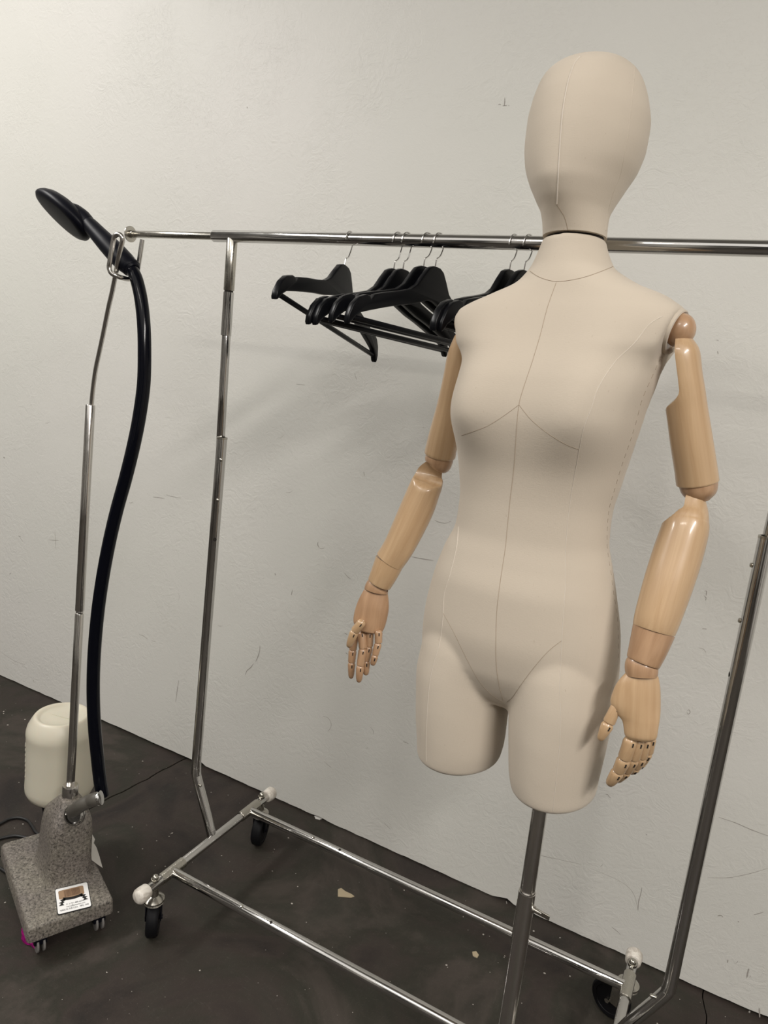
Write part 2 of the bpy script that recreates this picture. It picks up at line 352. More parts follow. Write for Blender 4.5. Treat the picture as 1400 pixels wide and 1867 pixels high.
TL=[(0.9600,0.0950,0.0000,0.0700,0.0850,0.0900),(0.9200,0.1000,0.0000,0.0780,0.0920,0.1000),(0.8707,0.1060,0.0000,0.0775,0.0945,0.1000),(0.8324,0.1054,0.0000,0.0755,0.0940,0.0950),(0.7924,0.1042,0.0000,0.0743,0.0915,0.0900),(0.7524,0.1023,0.0000,0.0714,0.0875,0.0860),(0.7344,0.1030,0.0000,0.0690,0.0850,0.0840),(0.7264,0.1035,0.0000,0.0672,0.0830,0.0820),(0.7225,0.1038,0.0000,0.0620,0.0780,0.0770)]
TR=[(0.9600,0.0560,0.0000,0.0700,0.0850,0.0900),(0.9200,0.0600,0.0000,0.0770,0.0920,0.1000),(0.8715,0.0639,0.0000,0.0785,0.0945,0.1000),(0.8339,0.0634,0.0000,0.0758,0.0940,0.0950),(0.7939,0.0640,0.0000,0.0722,0.0915,0.0900),(0.7539,0.0641,0.0000,0.0681,0.0875,0.0860),(0.7359,0.0655,0.0000,0.0655,0.0850,0.0840),(0.7279,0.0660,0.0000,0.0635,0.0830,0.0820),(0.7240,0.0664,0.0000,0.0585,0.0780,0.0770)]
HEAD=[(1.8005,.0030,.0140,.0050,0.0000),(1.7990,.0200,.0360,.0220,0.0000),(1.7950,.0360,.0560,.0400,0.0000),(1.7870,.0520,.0760,.0540,0.0010),(1.7740,.0670,.0900,.0660,0.0028),(1.7586,.0770,.0990,.0730,0.0040),(1.7397,0.0860,0.1070,0.0780,0.0050),(1.7160,0.0920,0.1113,0.0819,0.0056),(1.6877,0.0960,0.1105,0.0812,0.0049),(1.6593,0.0970,0.1007,0.0760,0.0034),(1.6310,0.0960,0.0832,0.0632,0.0015),(1.6094,0.0870,0.0671,0.0520,0.0018),(1.5932,0.0745,0.0577,0.0450,0.0030),(1.5790,0.0640,0.0539,0.0438,0.0039),(1.5640,0.0550,0.0520,0.0440,0.0046)]
def cubic(T, z):
    T = sorted(T); Z = [t[0] for t in T]; i = min(max(int(np.searchsorted(Z, z))-1, 0), len(Z)-2); t = (z-Z[i])/(Z[i+1]-Z[i]); h = Z[i+1]-Z[i]; out = []
    t = min(max(t, 0), 1)
    for k in range(1, len(T[0])):
        V = [q[k] for q in T]
        def m(j):
            if j <= 0 or j >= len(Z)-1:
                a, b = max(j-1, 0), min(j+1, len(Z)-1); return (V[b]-V[a])/(Z[b]-Z[a])
            a = (V[j]-V[j-1])/(Z[j]-Z[j-1]); b = (V[j+1]-V[j])/(Z[j+1]-Z[j]); return 0 if a*b <= 0 else 2*a*b/(a+b)
        out.append((2*t**3-3*t**2+1)*V[i]+(t**3-2*t*t+t)*h*m(i)+(-2*t**3+3*t*t)*V[i+1]+(t**3-t*t)*h*m(i+1))
    return out
XS = .162
def torso_ring(z, n=120):
    w, df, db, e, cx = cubic(TOR, z); P = []
    for k in range(n):
        a = 2*PI*k/n; c, s = math.cos(a), math.sin(a)
        x = w*math.copysign(abs(c)**(2/e), c); y = (db if s > 0 else df)*math.copysign(abs(s)**(2/e), s)
        if s < 0:
            for sg in (-1, 1):
                dz = (z-1.312)/(.050*(1.6 if z > 1.312 else .85)); dx = (x-sg*.078)/.047; g = math.exp(-.5*(dx*dx+dz*dz))
                y -= .034*g*min(1, -s*2); x += sg*.014*g
        xs = XS - .30*max(0, 1.46-z) if z > 1.390 else 9
        x = max(-xs, min(xs, x)); P.append(wl(x+cx, y, z))
    return P
def ell(T, z, sg=1, n=72):
    v = cubic(T, z); cx, cy, rx, rf, rb = v
    return [wl(sg*cx+rx*math.cos(a), cy+(rb if math.sin(a) > 0 else rf)*math.sin(a), z) for a in (2*PI*k/n for k in range(n))]
def remesh(me, voxel, it, fac=.5):
    o = bpy.data.objects.new('tmp', me); C.objects.link(o)
    r_ = o.modifiers.new('r', 'REMESH'); r_.mode = 'VOXEL'; r_.voxel_size = voxel
    bpy.context.view_layer.update(); m2 = bpy.data.meshes.new_from_object(o.evaluated_get(bpy.context.evaluated_depsgraph_get())); bpy.data.objects.remove(o)
    o = bpy.data.objects.new('tmp', m2); C.objects.link(o); vg = o.vertex_groups.new(name='g')
    zl = [(TWi @ v.co).z for v in m2.vertices]
    for i_, z_ in enumerate(zl): vg.add([i_], min(1, max(.10, (z_-.728)/.02)), 'REPLACE')
    s_ = o.modifiers.new('s', 'SMOOTH'); s_.iterations = it; s_.factor = fac; s_.vertex_group = 'g'
    bpy.context.view_layer.update(); dg = bpy.context.evaluated_depsgraph_get()
    out = bpy.data.meshes.new_from_object(o.evaluated_get(dg)); bpy.data.objects.remove(o); out.materials.clear(); return out
form = empty('mannequin', (-.185, 1.07, 0), 'cream linen-covered mannequin with egg head and jointed wooden arms, standing before the garment rack', 'mannequin')
bm = bmesh.new()
rings(bm, [torso_ring(z) for z in np.linspace(.850, 1.561, 170)])
for T, sg in ((TL, -1), (TR, 1)):
    zz = list(np.linspace(T[-1][0], T[-1][0]+.03, 14)) + list(np.linspace(T[-1][0]+.036, .955, 34)); rings(bm, [ell(T, z, sg) for z in zz])
me = remesh(M(bm), .0034, 12)
BV = BVHTree.FromPolygons([v.co.copy() for v in me.vertices], [tuple(p.vertices) for p in me.polygons])
torso = link('torso', me, LINEN, form)
for p in me.polygons: p.use_smooth = True
def head_ring(z, n=72):
    f, b, w_, cx = cubic(HEAD, z); return [wl(cx+w_*math.cos(a), (b if math.sin(a) > 0 else f)*math.sin(a), z) for a in (2*PI*k/n for k in range(n))]
bm = bmesh.new(); zs = [1.5636]+list(np.linspace(1.5645, 1.76, 52))+[1.8005-(.04)*(1-t)**2.2 for t in np.linspace(.02, 1, 26)]
rings(bm, [head_ring(z) for z in sorted(zs)]); hm = M(bm)
HV_ = BVHTree.FromPolygons([v.co.copy() for v in hm.vertices], [tuple(p.vertices) for p in hm.polygons])
head = link('head', hm, LINEN, form)
for p in hm.polygons: p.use_smooth = True
link('neck_joint', one(lathe, wl(.0045, 0, 1.553), M3 @ Vector((0,0,1)), [(0, .03), (.0, .040), (.0105, .0405), (.0108, .03)]), GAP, form)
def strip(bm, P, Nn, wd, h):
    """thin raised cord following a surface"""
    rows = []
    for i, (p, nn) in enumerate(zip(P, Nn)):
        t = (P[min(i+1, len(P)-1)]-P[max(i-1, 0)]).normalized(); s = t.cross(nn).normalized()
        rows.append([p+s*wd-nn*.0004, p+s*wd*.5+nn*h*.8, p+nn*h, p-s*wd*.5+nn*h*.8, p-s*wd-nn*.0004])
    rings(bm, rows, close=False, cap0=False, cap1=False)
def seam(parent, bv, pts, m, wd=.0006, h=.0005, dash=False):
    P, Q = [], []
    for x, y, _ in smoothpts([(a, b, 0) for a, b in pts], 10):
        loc, nn, i, d = bv.ray_cast(CAM, ray(x, y).normalized())
        if loc is None: continue
        if nn.dot(ray(x, y)) > 0: nn = -nn
        P.append(loc); Q.append(nn)
    # average the normals
    Qs = [sum((Q[j] for j in range(max(0, i-3), min(len(Q), i+4))), Vector()).normalized() for i in range(len(Q))]
    bm = bmesh.new()
    if dash:
        for i in range(0, len(P)-3, 4): strip(bm, P[i:i+3], Qs[i:i+3], wd, h)
    else: strip(bm, P, Qs, wd, h)
    return link('seam', M(bm), m, parent)
C_T = [(1014,515),(998,560),(985,610),(970,660),(955,705),(946,738),(941,790),(937,850),(930,910),(925,960),(921,1000),(912,1060),(906,1110),(904,1160),(904,1200),(908,1240),(917,1277)]
seam(torso, BV, C_T, mat('dark_seam_fabric', (.40, .32, .24), .95), .0005, .0004)  # centre seam in a darker fabric tone
seam(torso, BV, [(966,494),(974,500),(985,506),(1000,511),(1014,513),(1032,512),(1050,509),(1070,504),(1090,497),(1108,490),(1122,484)], THREAD, .0006, .0004)
for L in ([(946,738),(920,757),(890,776),(862,787),(841,794)], [(946,738),(965,762),(985,780),(1010,798),(1035,812),(1056,820)],
          [(808,1118),(828,1155),(850,1200),(872,1240),(895,1266),(915,1279)], [(1024,1168),(1000,1187),(975,1215),(950,1248),(935,1270),(924,1280)]):
    seam(torso, BV, L, THREAD, .00045, .0003)
seam(torso, BV, [(1207,577),(1183,592),(1156,626),(1121,660),(1091,706),(1077,747),(1065,777),(1056,820),(1050,853),(1042,897),(1036,941),(1032,985),(1031,1009),(1031,1060),(1026,1135),(1023,1195),(1020,1255),(1022,1306),(1020,1360),(1014,1420),(1008,1478)], PIPING, .0006, .0006)
seam(torso, BV, [(836,960),(832,1000),(821,1045),(810,1084),(808,1120),(803,1165),(791,1210),(783,1249),(779,1300),(777,1345),(777,1388)], PIPING, .0006, .0006)
seam(torso, BV, [(1203,655),(1187,690),(1170,730),(1158,775),(1146,812),(1133,850),(1121,890),(1111,925),(1107,960),(1107,1000),(1113,1040),(1119,1085),(1125,1125),(1127,1165),(1127,1205)], THREAD, .0006, .0004, dash=True)
seam(head, HV_, [(1058,103),(1051,110),(1046,118),(1038,140),(1031,170),(1025,210),(1021,260),(1018,310),(1016,350),(1015,372)], PIPING, .0010, .0010)
seam(head, HV_, [(1015,373),(1022,384),(1029,396),(1033,410),(1036,425)], THREAD, .0005, .0003)
seam(head, HV_, [(1158,122),(1153,170),(1148,220),(1141,270),(1131,320),(1119,350),(1109,385),(1104,420)], LINEN, .0014, .0005)
# hems: fabric gathered to a flat board under each thigh
for T, sg in ((TL, -1), (TR, 1)):
    z = T[-1][0]; v = list(cubic(T, z)); bm = bmesh.new()
    rings(bm, [[wl(sg*v[0]+(v[2]*k)*math.cos(a), v[1]+(v[4] if math.sin(a) > 0 else v[3])*k*math.sin(a), zz_) for a in (2*PI*i/48 for i in range(48))] for k, zz_ in ((.95, z+.004), (.97, z-.0012), (.90, z-.003))])
    link('thigh_base', M(bm), mat('thigh_board', (.30, .22, .15), .8) if sg < 0 else bpy.data.materials['thigh_board'], form)

# -------- arms
def limb(st, cut=None, n=48, sub=6, flat=1.0, straight=False):
    """st = [(left px, right px, local y)] across the limb; cut = (direction angle, [(t, amount)]) slices a facet"""
    S = smoothpts([(a[0], a[1], b[0], b[1], y) for a, b, y in st], sub); cs = []
    for ax, ay, bx, by, y in S:
        m_ = ply((ax+bx)/2, (ay+by)/2, y); p = TW @ m_; d = depth(p); A, B = atd(ax, ay, d), atd(bx, by, d)
        rc = ((A+B)/2-CAM).normalized(); w_ = B-A; w_ = w_-rc*w_.dot(rc); cs.append(((A+B)/2, w_.length/2, w_.normalized()))
    rs = []
    for i, (c, r_, u) in enumerate(cs):
        t = ((cs[-1][0]-cs[0][0]) if straight else (cs[min(i+1, len(cs)-1)][0]-cs[max(i-1, 0)][0])).normalized(); u = (u - t*u.dot(t)).normalized() ; v = t.cross(u).normalized()
        if v.dot(c-CAM) > 0: v = -v                  # v points to the front
        ring = []; ang, amt = 0, None
        if cut:
            tt = i/(len(cs)-1); ang = cut[0]; amt = float(np.interp(tt, [q[0] for q in cut[1]], [q[1] for q in cut[1]]))
            if len(cut) > 2 and amt < 1: amt = math.cos(min(PI, math.acos(amt)+cut[2])) if amt < .97 else 1
        for k in range(n):
            a = 2*PI*k/n; x, y = math.cos(a), math.sin(a)*flat
            if amt is not None and amt < 1:
                ca, sa = math.cos(ang), math.sin(ang); q = x*ca+y*sa
                if q > amt: x -= (q-amt)*ca; y -= (q-amt)*sa
            ring.append(c + u*(x*r_) + v*(y*r_))
        rs.append(ring)
    return rs, cs
def frame_of(a, b):
    d = (b-a).normalized(); u, v = basis(d); return Matrix(((u.x, v.x, d.x, a.x), (u.y, v.y, d.y, a.y), (u.z, v.z, d.z, a.z), (0,0,0,1)))
def dome(rs, cs, end, k=6, f=.8):
    """round off one end"""
    ring = rs[end]; c = sum(ring, Vector())/len(ring); oth = rs[1 if end == 0 else -2]; co = sum(oth, Vector())/len(oth)
    d = (c-co).normalized(); r_ = cs[end][1]; out = []
    for j in range(1, k+1):
        a = j/k*PI/2*.96; out.append([c + (p-c)*math.cos(a) + d*math.sin(a)*r_*f for p in ring])
    return out
def put(name, st, m, parent, cut=None, d0=0, d1=0, flat=1.0, label=None, sub=6, hollow_end=False, straight=False):
    rs, cs = limb(st, cut, flat=flat, sub=sub, straight=straight)
    if d1: rs = rs + dome(rs, cs, -1, f=d1)
    if d0: rs = dome(rs, cs, 0, f=d0)[::-1] + rs
    if hollow_end:                                    # turned rim with a recessed cup
        ring = rs[-1]; c = sum(ring, Vector())/len(ring); d = (c-sum(rs[-3], Vector())/len(ring)).normalized()
        rs += [[c+(p-c)*.97+d*.0012 for p in ring], [c+(p-c)*.91+d*.0010 for p in ring], [c+(p-c)*.89-d*.006 for p in ring]]
    bm = bmesh.new(); rings(bm, rs); me = M(bm)
    o = link(name, me, m, parent, frame=frame_of(cs[0][0], cs[-1][0]))
    if label: o['label'] = label
    return o, cs
def ball(name, px, py, rpx, y, m, parent, sq=1.0):
    c = TW @ ply(px, py, y); r_ = rpx*depth(c)/F
    bm = bmesh.new(); bmesh.ops.create_uvsphere(bm, u_segments=32, v_segments=18, radius=r_); me = M(bm)
    me.transform(Matrix.Translation(c) @ Matrix.Diagonal((1, 1, sq, 1)) @ Matrix.Rotation(.5, 4, 'X')); return link(name, me, m, parent, frame=Matrix.Translation(c))
# shoulder openings
for sg in (1, -1):
    cz, cy = 1.4340, -.004; a_, b_ = .040, .0270; n = 40
    def xo(z): return sg*(XS-.30*(1.46-z)) + .0045
    loop = [wl(xo(cz+b_*math.sin(t)), cy+a_*math.cos(t), cz+b_*math.sin(t)) for t in (2*PI*k/n for k in range(n))]
    bm = bmesh.new()
    out = TW.to_3x3() @ Vector((sg, 0, -.30)).normalized()
    prof = [(1.10, -.006), (1.10, .0004), (1.07, .0040), (1.01, .0050), (.95, .0040), (.93, .0), (.93, -.003)]
    cc = sum(loop, Vector())/n
    vs = [[bm.verts.new(cc+(p-cc)*k+out*h) for p in loop] for k, h in prof]
    for A, B in zip(vs, vs[1:]+vs[:1]):
        for i in range(n): bm.faces.new((A[i], A[(i+1) % n], B[(i+1) % n], B[i]))
    link('armhole_rim', M(bm), LINEN, form)
    bm = bmesh.new(); rings(bm, [[cc+(p-cc)*k+out*h for p in loop] for k, h in ((.93, -.003), (.93, .0006), (.90, .0010))])
    link('shoulder_plate', M(bm), BEECH2, form)
def arm_left():   # the mannequin's left arm, right in the photo
    A = tag(bpy.data.objects.new('arm', None)); C.objects.link(A)
    return A
# --- arm on the right of the photo
ball('shoulder_joint', 1239, 602, 28, -.014, BEECH2, form, sq=1.10)
put('upper_arm', [((1212,618),(1260,616),-.014), ((1200,645),(1275,640),-.013), ((1203,690),(1281,684),-.010), ((1208,720),(1286,713),-.006), ((1213,748),(1290,741),-.002), ((1221,810),(1300,802),.006), ((1228,855),(1307,845),.012), ((1232,886),(1311,873),.016)],
    BEECH, form, cut=(PI+.12, [(0, .20), (.143, .20), (.286, .16), (.37, .18), (.41, .25), (.45, .42), (.49, .66), (.53, .92), (.555, 1), (1, 1)], .12), d0=.25, hollow_end=True, sub=10)
put('elbow_joint', [((1238,866),(1306,860),.016), ((1236,878),(1309,873),.016), ((1239,892),(1309,890),.016), ((1247,903),(1305,903),.016), ((1262,911),(1294,914),.016)], BEECH2, form, straight=True, d1=.2)
put('forearm', [((1228,906),(1286,912),.014), ((1216,932),(1292,932),.010), ((1208,950),(1293,950),.004), ((1203,968),(1292,970),-.002), ((1188,1010),(1281,1014),-.012), ((1172,1060),(1264,1068),-.026), ((1156,1120),(1241,1131),-.042), ((1153,1137),(1231,1158),-.046)],
    BEECH, form, cut=(PI+.12, [(0, .28), (.10, .24), (.18, .30), (.25, .46), (.31, .68), (.36, .92), (.385, 1), (1, 1)], .12), d0=.35, flat=.90, sub=10)
put('wrist_cuff', [((1153,1138),(1231,1159),-.046), ((1147,1170),(1217,1190),-.053), ((1142,1195),(1203,1217),-.058)], BEECH2, form, flat=.84, hollow_end=True, label='slightly redder wooden cuff of the forearm')
put('wrist_joint', [((1145,1198),(1199,1214),-.058), ((1139,1208),(1200,1220),-.060), ((1139,1222),(1200,1228),-.061), ((1141,1232),(1198,1235),-.062)], BEECH2, form, d0=.2, flat=.72)
hand, cs = put('hand', [((1139,1229),(1200,1232),-.062), ((1126,1245),(1203,1247),-.064), ((1117,1262),(1204,1266),-.066), ((1112,1283),(1204,1290),-.068), ((1122,1300),(1203,1308),-.070), ((1134,1315),(1201,1322),-.072), ((1138,1338),(1197,1345),-.074), ((1142,1345),(1190,1351),-.074)],
    BEECH, form, d0=.12, d1=.15, flat=.42, straight=True)
def digit(parent, segs, y0, m=BEECH, name='finger', dy=0.0):
    """segs = [(x, y, half width px, offset towards the back)]: each phalanx a rounded peg with a notch between"""
    bm = bmesh.new(); P = []
    for x, y, w_, off in segs:
        p = TW @ ply(x, y, y0+off); P.append((p, w_*depth(p)/F))
    for i, ((a, ra), (b, rb)) in enumerate(zip(P, P[1:])):
        d = (b-a).normalized(); L = (b-a).length; last = i == len(P)-2
        g = bmesh.new()
        prof = [(0, ra*.55), (ra*.25, ra*.85), (ra*.7, ra), (L*.55, (ra+rb)/2*.97)] + ([(L*.80, rb*.95), (L*.94, rb*.70), (L, rb*.30)] if last else [(L-rb*.25, rb*.98), (L-.0002, rb*.93), (L+rb*.22, rb*.5)])
        u, v = basis(d); rr_ = []
        v = ray(CX, CY); v = (v-d*v.dot(d)).normalized(); u = d.cross(v).normalized()
        for t, r_ in prof: rr_.append([a+d*t+(u*math.cos(q)+v*math.sin(q)*.92)*max(r_, 1e-4) for q in (2*PI*k/20 for k in range(20))])
        rings(g, rr_); add(bm, g)
    me = M(bm); o = link(name, me, m, parent, frame=frame_of(P[0][0], P[-1][0]))
    # pin heads, slots and joints of the hinge
    bm = bmesh.new(); v = -ray(CX, CY).normalized()
    for (a, ra), (b, rb) in list(zip(P, P[1:])):
        d = (b-a).normalized(); s = d.cross(v).normalized(); q = a + d*min(.0065, (b-a).length*.35) - s*ra*.15
        vv = (v-d*v.dot(d)).normalized(); box(bm, q+vv*ra*.90, s*.0009, d*.0028, vv*.0006)
    link('hinge_slot', M(bm), GAP, o, smooth=False)['kind'] = 'stuff'
    return o
digit(hand, [(1126,1283,10,.0), (1110,1317,11.5,-.006), (1093,1350,8,-.010)], -.074, name='thumb')
digit(hand, [(1151,1345,13,.002), (1139,1382,13,.004), (1128,1405,12,.008), (1110,1431,9.5,.014)], -.076)
digit(hand, [(1166,1348,11,.008), (1156,1383,11,.012), (1143,1405,10,.020), (1124,1424,8,.032)], -.074)
digit(hand, [(1178,1348,10,.014), (1170,1380,10.5,.020), (1160,1398,9.5,.026), (1149,1409,7,.034)], -.072)
digit(hand, [(1189,1344,8.5,.020), (1182,1372,9,.024), (1172,1390,8,.030), (1163,1399,6,.038)], -.070)
# --- arm on the left of the photo
ball('shoulder_joint', 850, 590, 22, -.012, BEECH2, form)
put('upper_arm', [((828,616),(856,616),-.010), ((816,645),(852,648),-.008), ((808,685),(848,690),-.004), ((797,735),(842,740),.004), ((783,785),(837,795),.012), ((774,822),(830,836),.018)], BEECH, form, d0=.45, hollow_end=True)
put('elbow_joint', [((777,823),(825,835),.018), ((775,832),(826,842),.018), ((776,841),(822,852),.018), ((780,845),(812,858),.018)], BEECH2, form, d0=.2)
put('forearm', [((776,844),(808,856),.018), ((760,860),(808,868),.016), ((752,872),(807,886),.012), ((746,883),(802,902),.008), ((728,925),(788,940),.002), ((702,985),(757,1000),-.008), ((686,1011),(735,1034),-.014)],
    BEECH, form, cut=(PI/2+.15, [(0, .15), (.16, .02), (.34, .22), (.48, .85), (.50, 1), (1, 1)]), d0=.25, flat=.9)
put('wrist_cuff', [((686,1012),(734.5,1035),-.014), ((678,1035),(723,1056),-.018), ((671,1055),(712,1073),-.021)], BEECH, form, flat=.86, hollow_end=True)
put('wrist_joint', [((674,1059),(708,1072),-.021), ((667,1064),(708,1076),-.022), ((664,1072),(707,1082),-.022), ((665,1077),(704,1085),-.023)], BEECH2, form, d0=.2, flat=.74)
hand2, cs = put('hand', [((663.5,1074),(707,1083),-.023), ((656,1090),(709,1094),-.025), ((650,1103),(709,1110),-.027), ((645,1122),(706,1126),-.029), ((644,1138),(702,1139),-.031), ((650,1150),(697,1149),-.032)], BEECH2, form, d0=.12, d1=.2, flat=.42, straight=True)
digit(hand2, [(690,1149,7.5,.002), (690,1172,7,.000), (684,1194,6.5,-.004), (679,1213,5.5,-.004)], -.033, m=BEECH2)
digit(hand2, [(674,1151,8,.006), (673,1178,7.5,.006), (668,1204,7,.003), (667,1231,6,.004)], -.033, m=BEECH2)
digit(hand2, [(659,1151,8,.000), (662,1182,8,-.003), (657,1213,7.5,-.007), (654,1244,6,-.006)], -.034, m=BEECH2)
digit(hand2, [(649,1151,7.5,.002), (643,1184,7.5,.001), (641,1207,7,.000), (640,1237,5.5,.003)], -.033, m=BEECH2)
digit(hand2, [(662,1132,8.5,-.018), (647,1150,8.5,-.022), (635,1180,6.5,-.022)], -.032, name='thumb')
# --- pole
PT = ony(984, 1478, 1.07); PB = Vector((PT.x+.012, 1.065, 0)); 
pu = (PT-PB).normalized()
def onpole(py):                                           # height on the pole seen at image row py
    best = min(np.linspace(0, .9, 901), key=lambda t: abs(proj_y(PB+pu*t)-py)); return PB+pu*best
def proj_y(p):
    c = R.T @ np.array(p-CAM); return CY+F*c[1]/c[2]
js = onpole(1625)
link('inner_pole', one(rod, js-pu*.02, PT+pu*.12, .0125, 28), STEEL, form)
link('outer_pole', one(hollow, PB+pu*.012, js, .0145, .0016, 28), STEEL, form)
bm = bmesh.new(); s0 = onpole(1650); sd = Vector((.93, -.1, -.02)).normalized()
lathe(bm, s0+sd*.013, sd, [(0, .006), (.004, .0062), (.0042, .0042), (.011, .0042), (.0112, .003), (.016, .003)], 16)
g = bmesh.new(); box(g, s0+sd*.033, sd*.010, Vector((0, .0016, 0)), Vector((0, 0, .0045)), .0012); add(bm, g)
link('thumb_screw', M(bm), SLEEVE, form)
bm = bmesh.new(); lathe(bm, PB, (0,0,1), [(0, .095), (.001, .098), (.006, .098), (.008, .094), (.010, .03), (.03, .020), (.032, .0150)], 48); link('base_plate', M(bm), STEEL, form)

# ------------------------------------------------------------------ the garment rack
YR = 1.275; ZB = 1.594; XL, XR = -1.068, .052; ZE = .14
rack = empty('garment_rack', (-.515, YR, 0), 'chrome rolling garment rack with round top bar and four casters, in front of the wall', 'clothes rack')
link('top_bar', one(rod, (-1.128, YR, ZB), (.16, YR, ZB), .0125, 32), CHROME, rack)
ext = link('extension_bar', one(rod, (-1.372, YR, ZB), (-1.10, YR, ZB), .0080, 24), SLEEVE, rack)
bm = bmesh.new(); lathe(bm, (-1.384, YR, ZB), (1, 0, 0), [(0, .016), (.0006, .0182), (.0026, .0182), (.0032, .016), (.0034, .0092), (.012, .0090), (.0122, .0080)], 32); link('end_disc', M(bm), SLEEVE, ext)
link('extension_bar', one(rod, (.14, YR, ZB), (.42, YR, ZB), .0080, 24), SLEEVE, rack)
for sg, x in ((-1, XL), (1, XR)):
    xt = x + (-.008 if sg < 0 else .006)
    link('bar_bracket', one(rod, (xt, YR, ZB-.004), (xt, YR, 1.480), .0118, 28), SLEEVE, rack)
    bm = bmesh.new(); rod(bm, (xt, YR, 1.4795), (xt, YR, 1.4770), .0100, 20); link('bracket_gap', M(bm), GAP, rack)
    link('tube_collar', one(hollow, (xt, YR, 1.4765), (xt, YR, 1.383), .0117, .0012, 28), CHROME, rack)
    xb = -1.082 if sg < 0 else .058
    up = link('inner_upright', one(rod, (xt, YR, 1.47), ((xt+x)/2, YR, 1.13), .0098, 28), CHROME, rack)
    # lower upright bends inward and drops to the middle of the base tube
    xe = -1.016 if sg < 0 else -.014
    bend = smoothpts([(x, YR, 1.152), (x+(xb-x)*.5, YR, .75), (xb, YR, .33), (xb, YR, .315)], 6)
    arc = smoothpts([(xb, YR, .315), (xb-sg*.0015, YR, .295), (xb-sg*.008, YR, .276), (xe+sg*.018, YR, .185), (xe, YR, ZE)], 8)
    bm = bmesh.new(); tube(bm, bend+arc[1:], .0120, 28)
    lo = link('lower_upright', M(bm), CHROME, rack)
    link('upright_rim', one(hollow, (x, YR, 1.156), (x, YR, 1.1515), .0125, .003, 28), SLEEVE, lo)
    for z_, hole in ((1.105, 0), (1.010, 0), (.915, 1)):
        bm = bmesh.new(); d = Vector((.75, -.66, 0)) if sg < 0 else Vector((-.98, -.1, 0)); xx_ = x+(xb-x)*(1.152-z_)/.8
        lathe(bm, Vector((xx_, YR, z_))+d*.0110, d, [(0, .0045), (.0035, .0040), (.0048, .0025), (.005, .0005)] if not hole else [(0, .0045), (.0013, .0045), (.0014, .001)], 14)
        link('snap_button' if not hole else 'button_hole', M(bm), SLEEVE if not hole else GAP, lo)
    bm = bmesh.new(); c_ = Vector((xb-sg*.006, YR, .272)); lathe(bm, c_+Vector((-sg*.010, -.006, 0)), (-sg*.8, -.3, .2), [(0, .0035), (.012, .0035), (.014, .002)], 12); link('hinge_pin', M(bm), SLEEVE, lo)
for sg, xe in ((-1, -1.010), (1, -.012)):
    y0, y1 = 1.040, 1.505
    et = link('end_tube', one(rod, (xe, y0, ZE), (xe, y1, ZE), .0108, 28), CHROME, rack)
    for yy, s in ((y0, -1), (y1, 1)):
        bm = bmesh.new(); lathe(bm, (xe, yy, ZE), (0, s, 0), [(-.012, .0145), (-.010, .0165), (-.004, .0170), (.004, .0180), (.013, .0178), (.0185, .0145), (.0205, .010), (.0208, .001)], 32)
        link('end_bumper', M(bm), MARBLE, et)
        # wide sleeve carrying the long rail
        ys = 1.128 if s < 0 else 1.417
        link('rail_sleeve', one(hollow, (xe, ys-.036, ZE), (xe, ys+.036, ZE), .0130, .0020, 28), SLEEVE, et)
        # caster
        yc = yy - s*.034; ca = Vector((xe, yc, 0)); cast = bpy.data.objects.new('caster', None); C.objects.link(cast)
        cast.parent = rack; cast.matrix_parent_inverse = WM[rack.name].inverted(); cast.location = ca; WM[cast.name] = Matrix.Translation(ca)
        bm = bmesh.new(); lathe(bm, ca+Vector((0, 0, ZE+.010)), (0,0,1), [(0, .0095), (.005, .0095), (.0052, .0075), (.010, .0075), (.014, .0055), (.0158, .0010)], 12)
        link('dome_nut', M(bm), SLEEVE, cast)
        bm = bmesh.new(); lathe(bm, ca+Vector((0, 0, .092)), (0,0,1), [(0, .010), (.0005, .020), (.003, .0225), (.006, .021), (.008, .0235), (.012, .0235), (.016, .019), (.021, .010), (.036, .0085)], 32)
        link('swivel_plate', M(bm), SLEEVE, cast)
        ang = {(-1,-1): math.radians(58), (-1,1): math.radians(40), (1,-1): math.radians(-10), (1,1): math.radians(-22)}[(sg, s)]
        ax = Vector((-math.sin(ang), math.cos(ang), 0)); fw = Vector((math.cos(ang), math.sin(ang), 0))
        if (sg, s) == (-1, -1): fw = Vector((-.60, .80, 0)); ax = Vector((.80, .60, 0))
        if (sg, s) == (-1, 1): fw = Vector((-.28, .96, 0)); ax = Vector((.96, .28, 0))
        if (sg, s) == (1, 1): fw = Vector((-.93, .37, 0)); ax = Vector((-.37, -.93, 0))
        wc = ca + fw*(.030 if (sg, s) == (1, 1) else .012) + Vector((0, 0, .0435))
        bm = bmesh.new(); lathe(bm, wc-ax*.0125, ax, [(0, .012), (.0005, .030), (-.001, .031), (-.001, .039), (.003, .0430), (.008, .0435), (.017, .0435), (.022, .0430), (.026, .039), (.026, .031), (.0245, .030), (.025, .012)], 36)
        link('wheel', M(bm), RUBBER, cast)
        bm = bmesh.new()
        for q in (-1, 1):
            box(bm, ca+(wc-ca-Vector((0, 0, .0435)))*.5+ax*(q*.0170)+Vector((0, 0, .070)), fw*.010, ax*.0012, Vector((0, 0, .026)), .001)
        box(bm, ca+fw*.002+Vector((0, 0, .0945)), fw*.016, ax*.0182, Vector((0, 0, .0014)), .0005)
        lathe(bm, wc-ax*.020, ax, [(0, .004), (0.0001, .0052), (.040, .0052), (.0401, .004)], 12)
        link('wheel_fork', M(bm), BLACKP if sg < 0 else SLEEVE, cast)
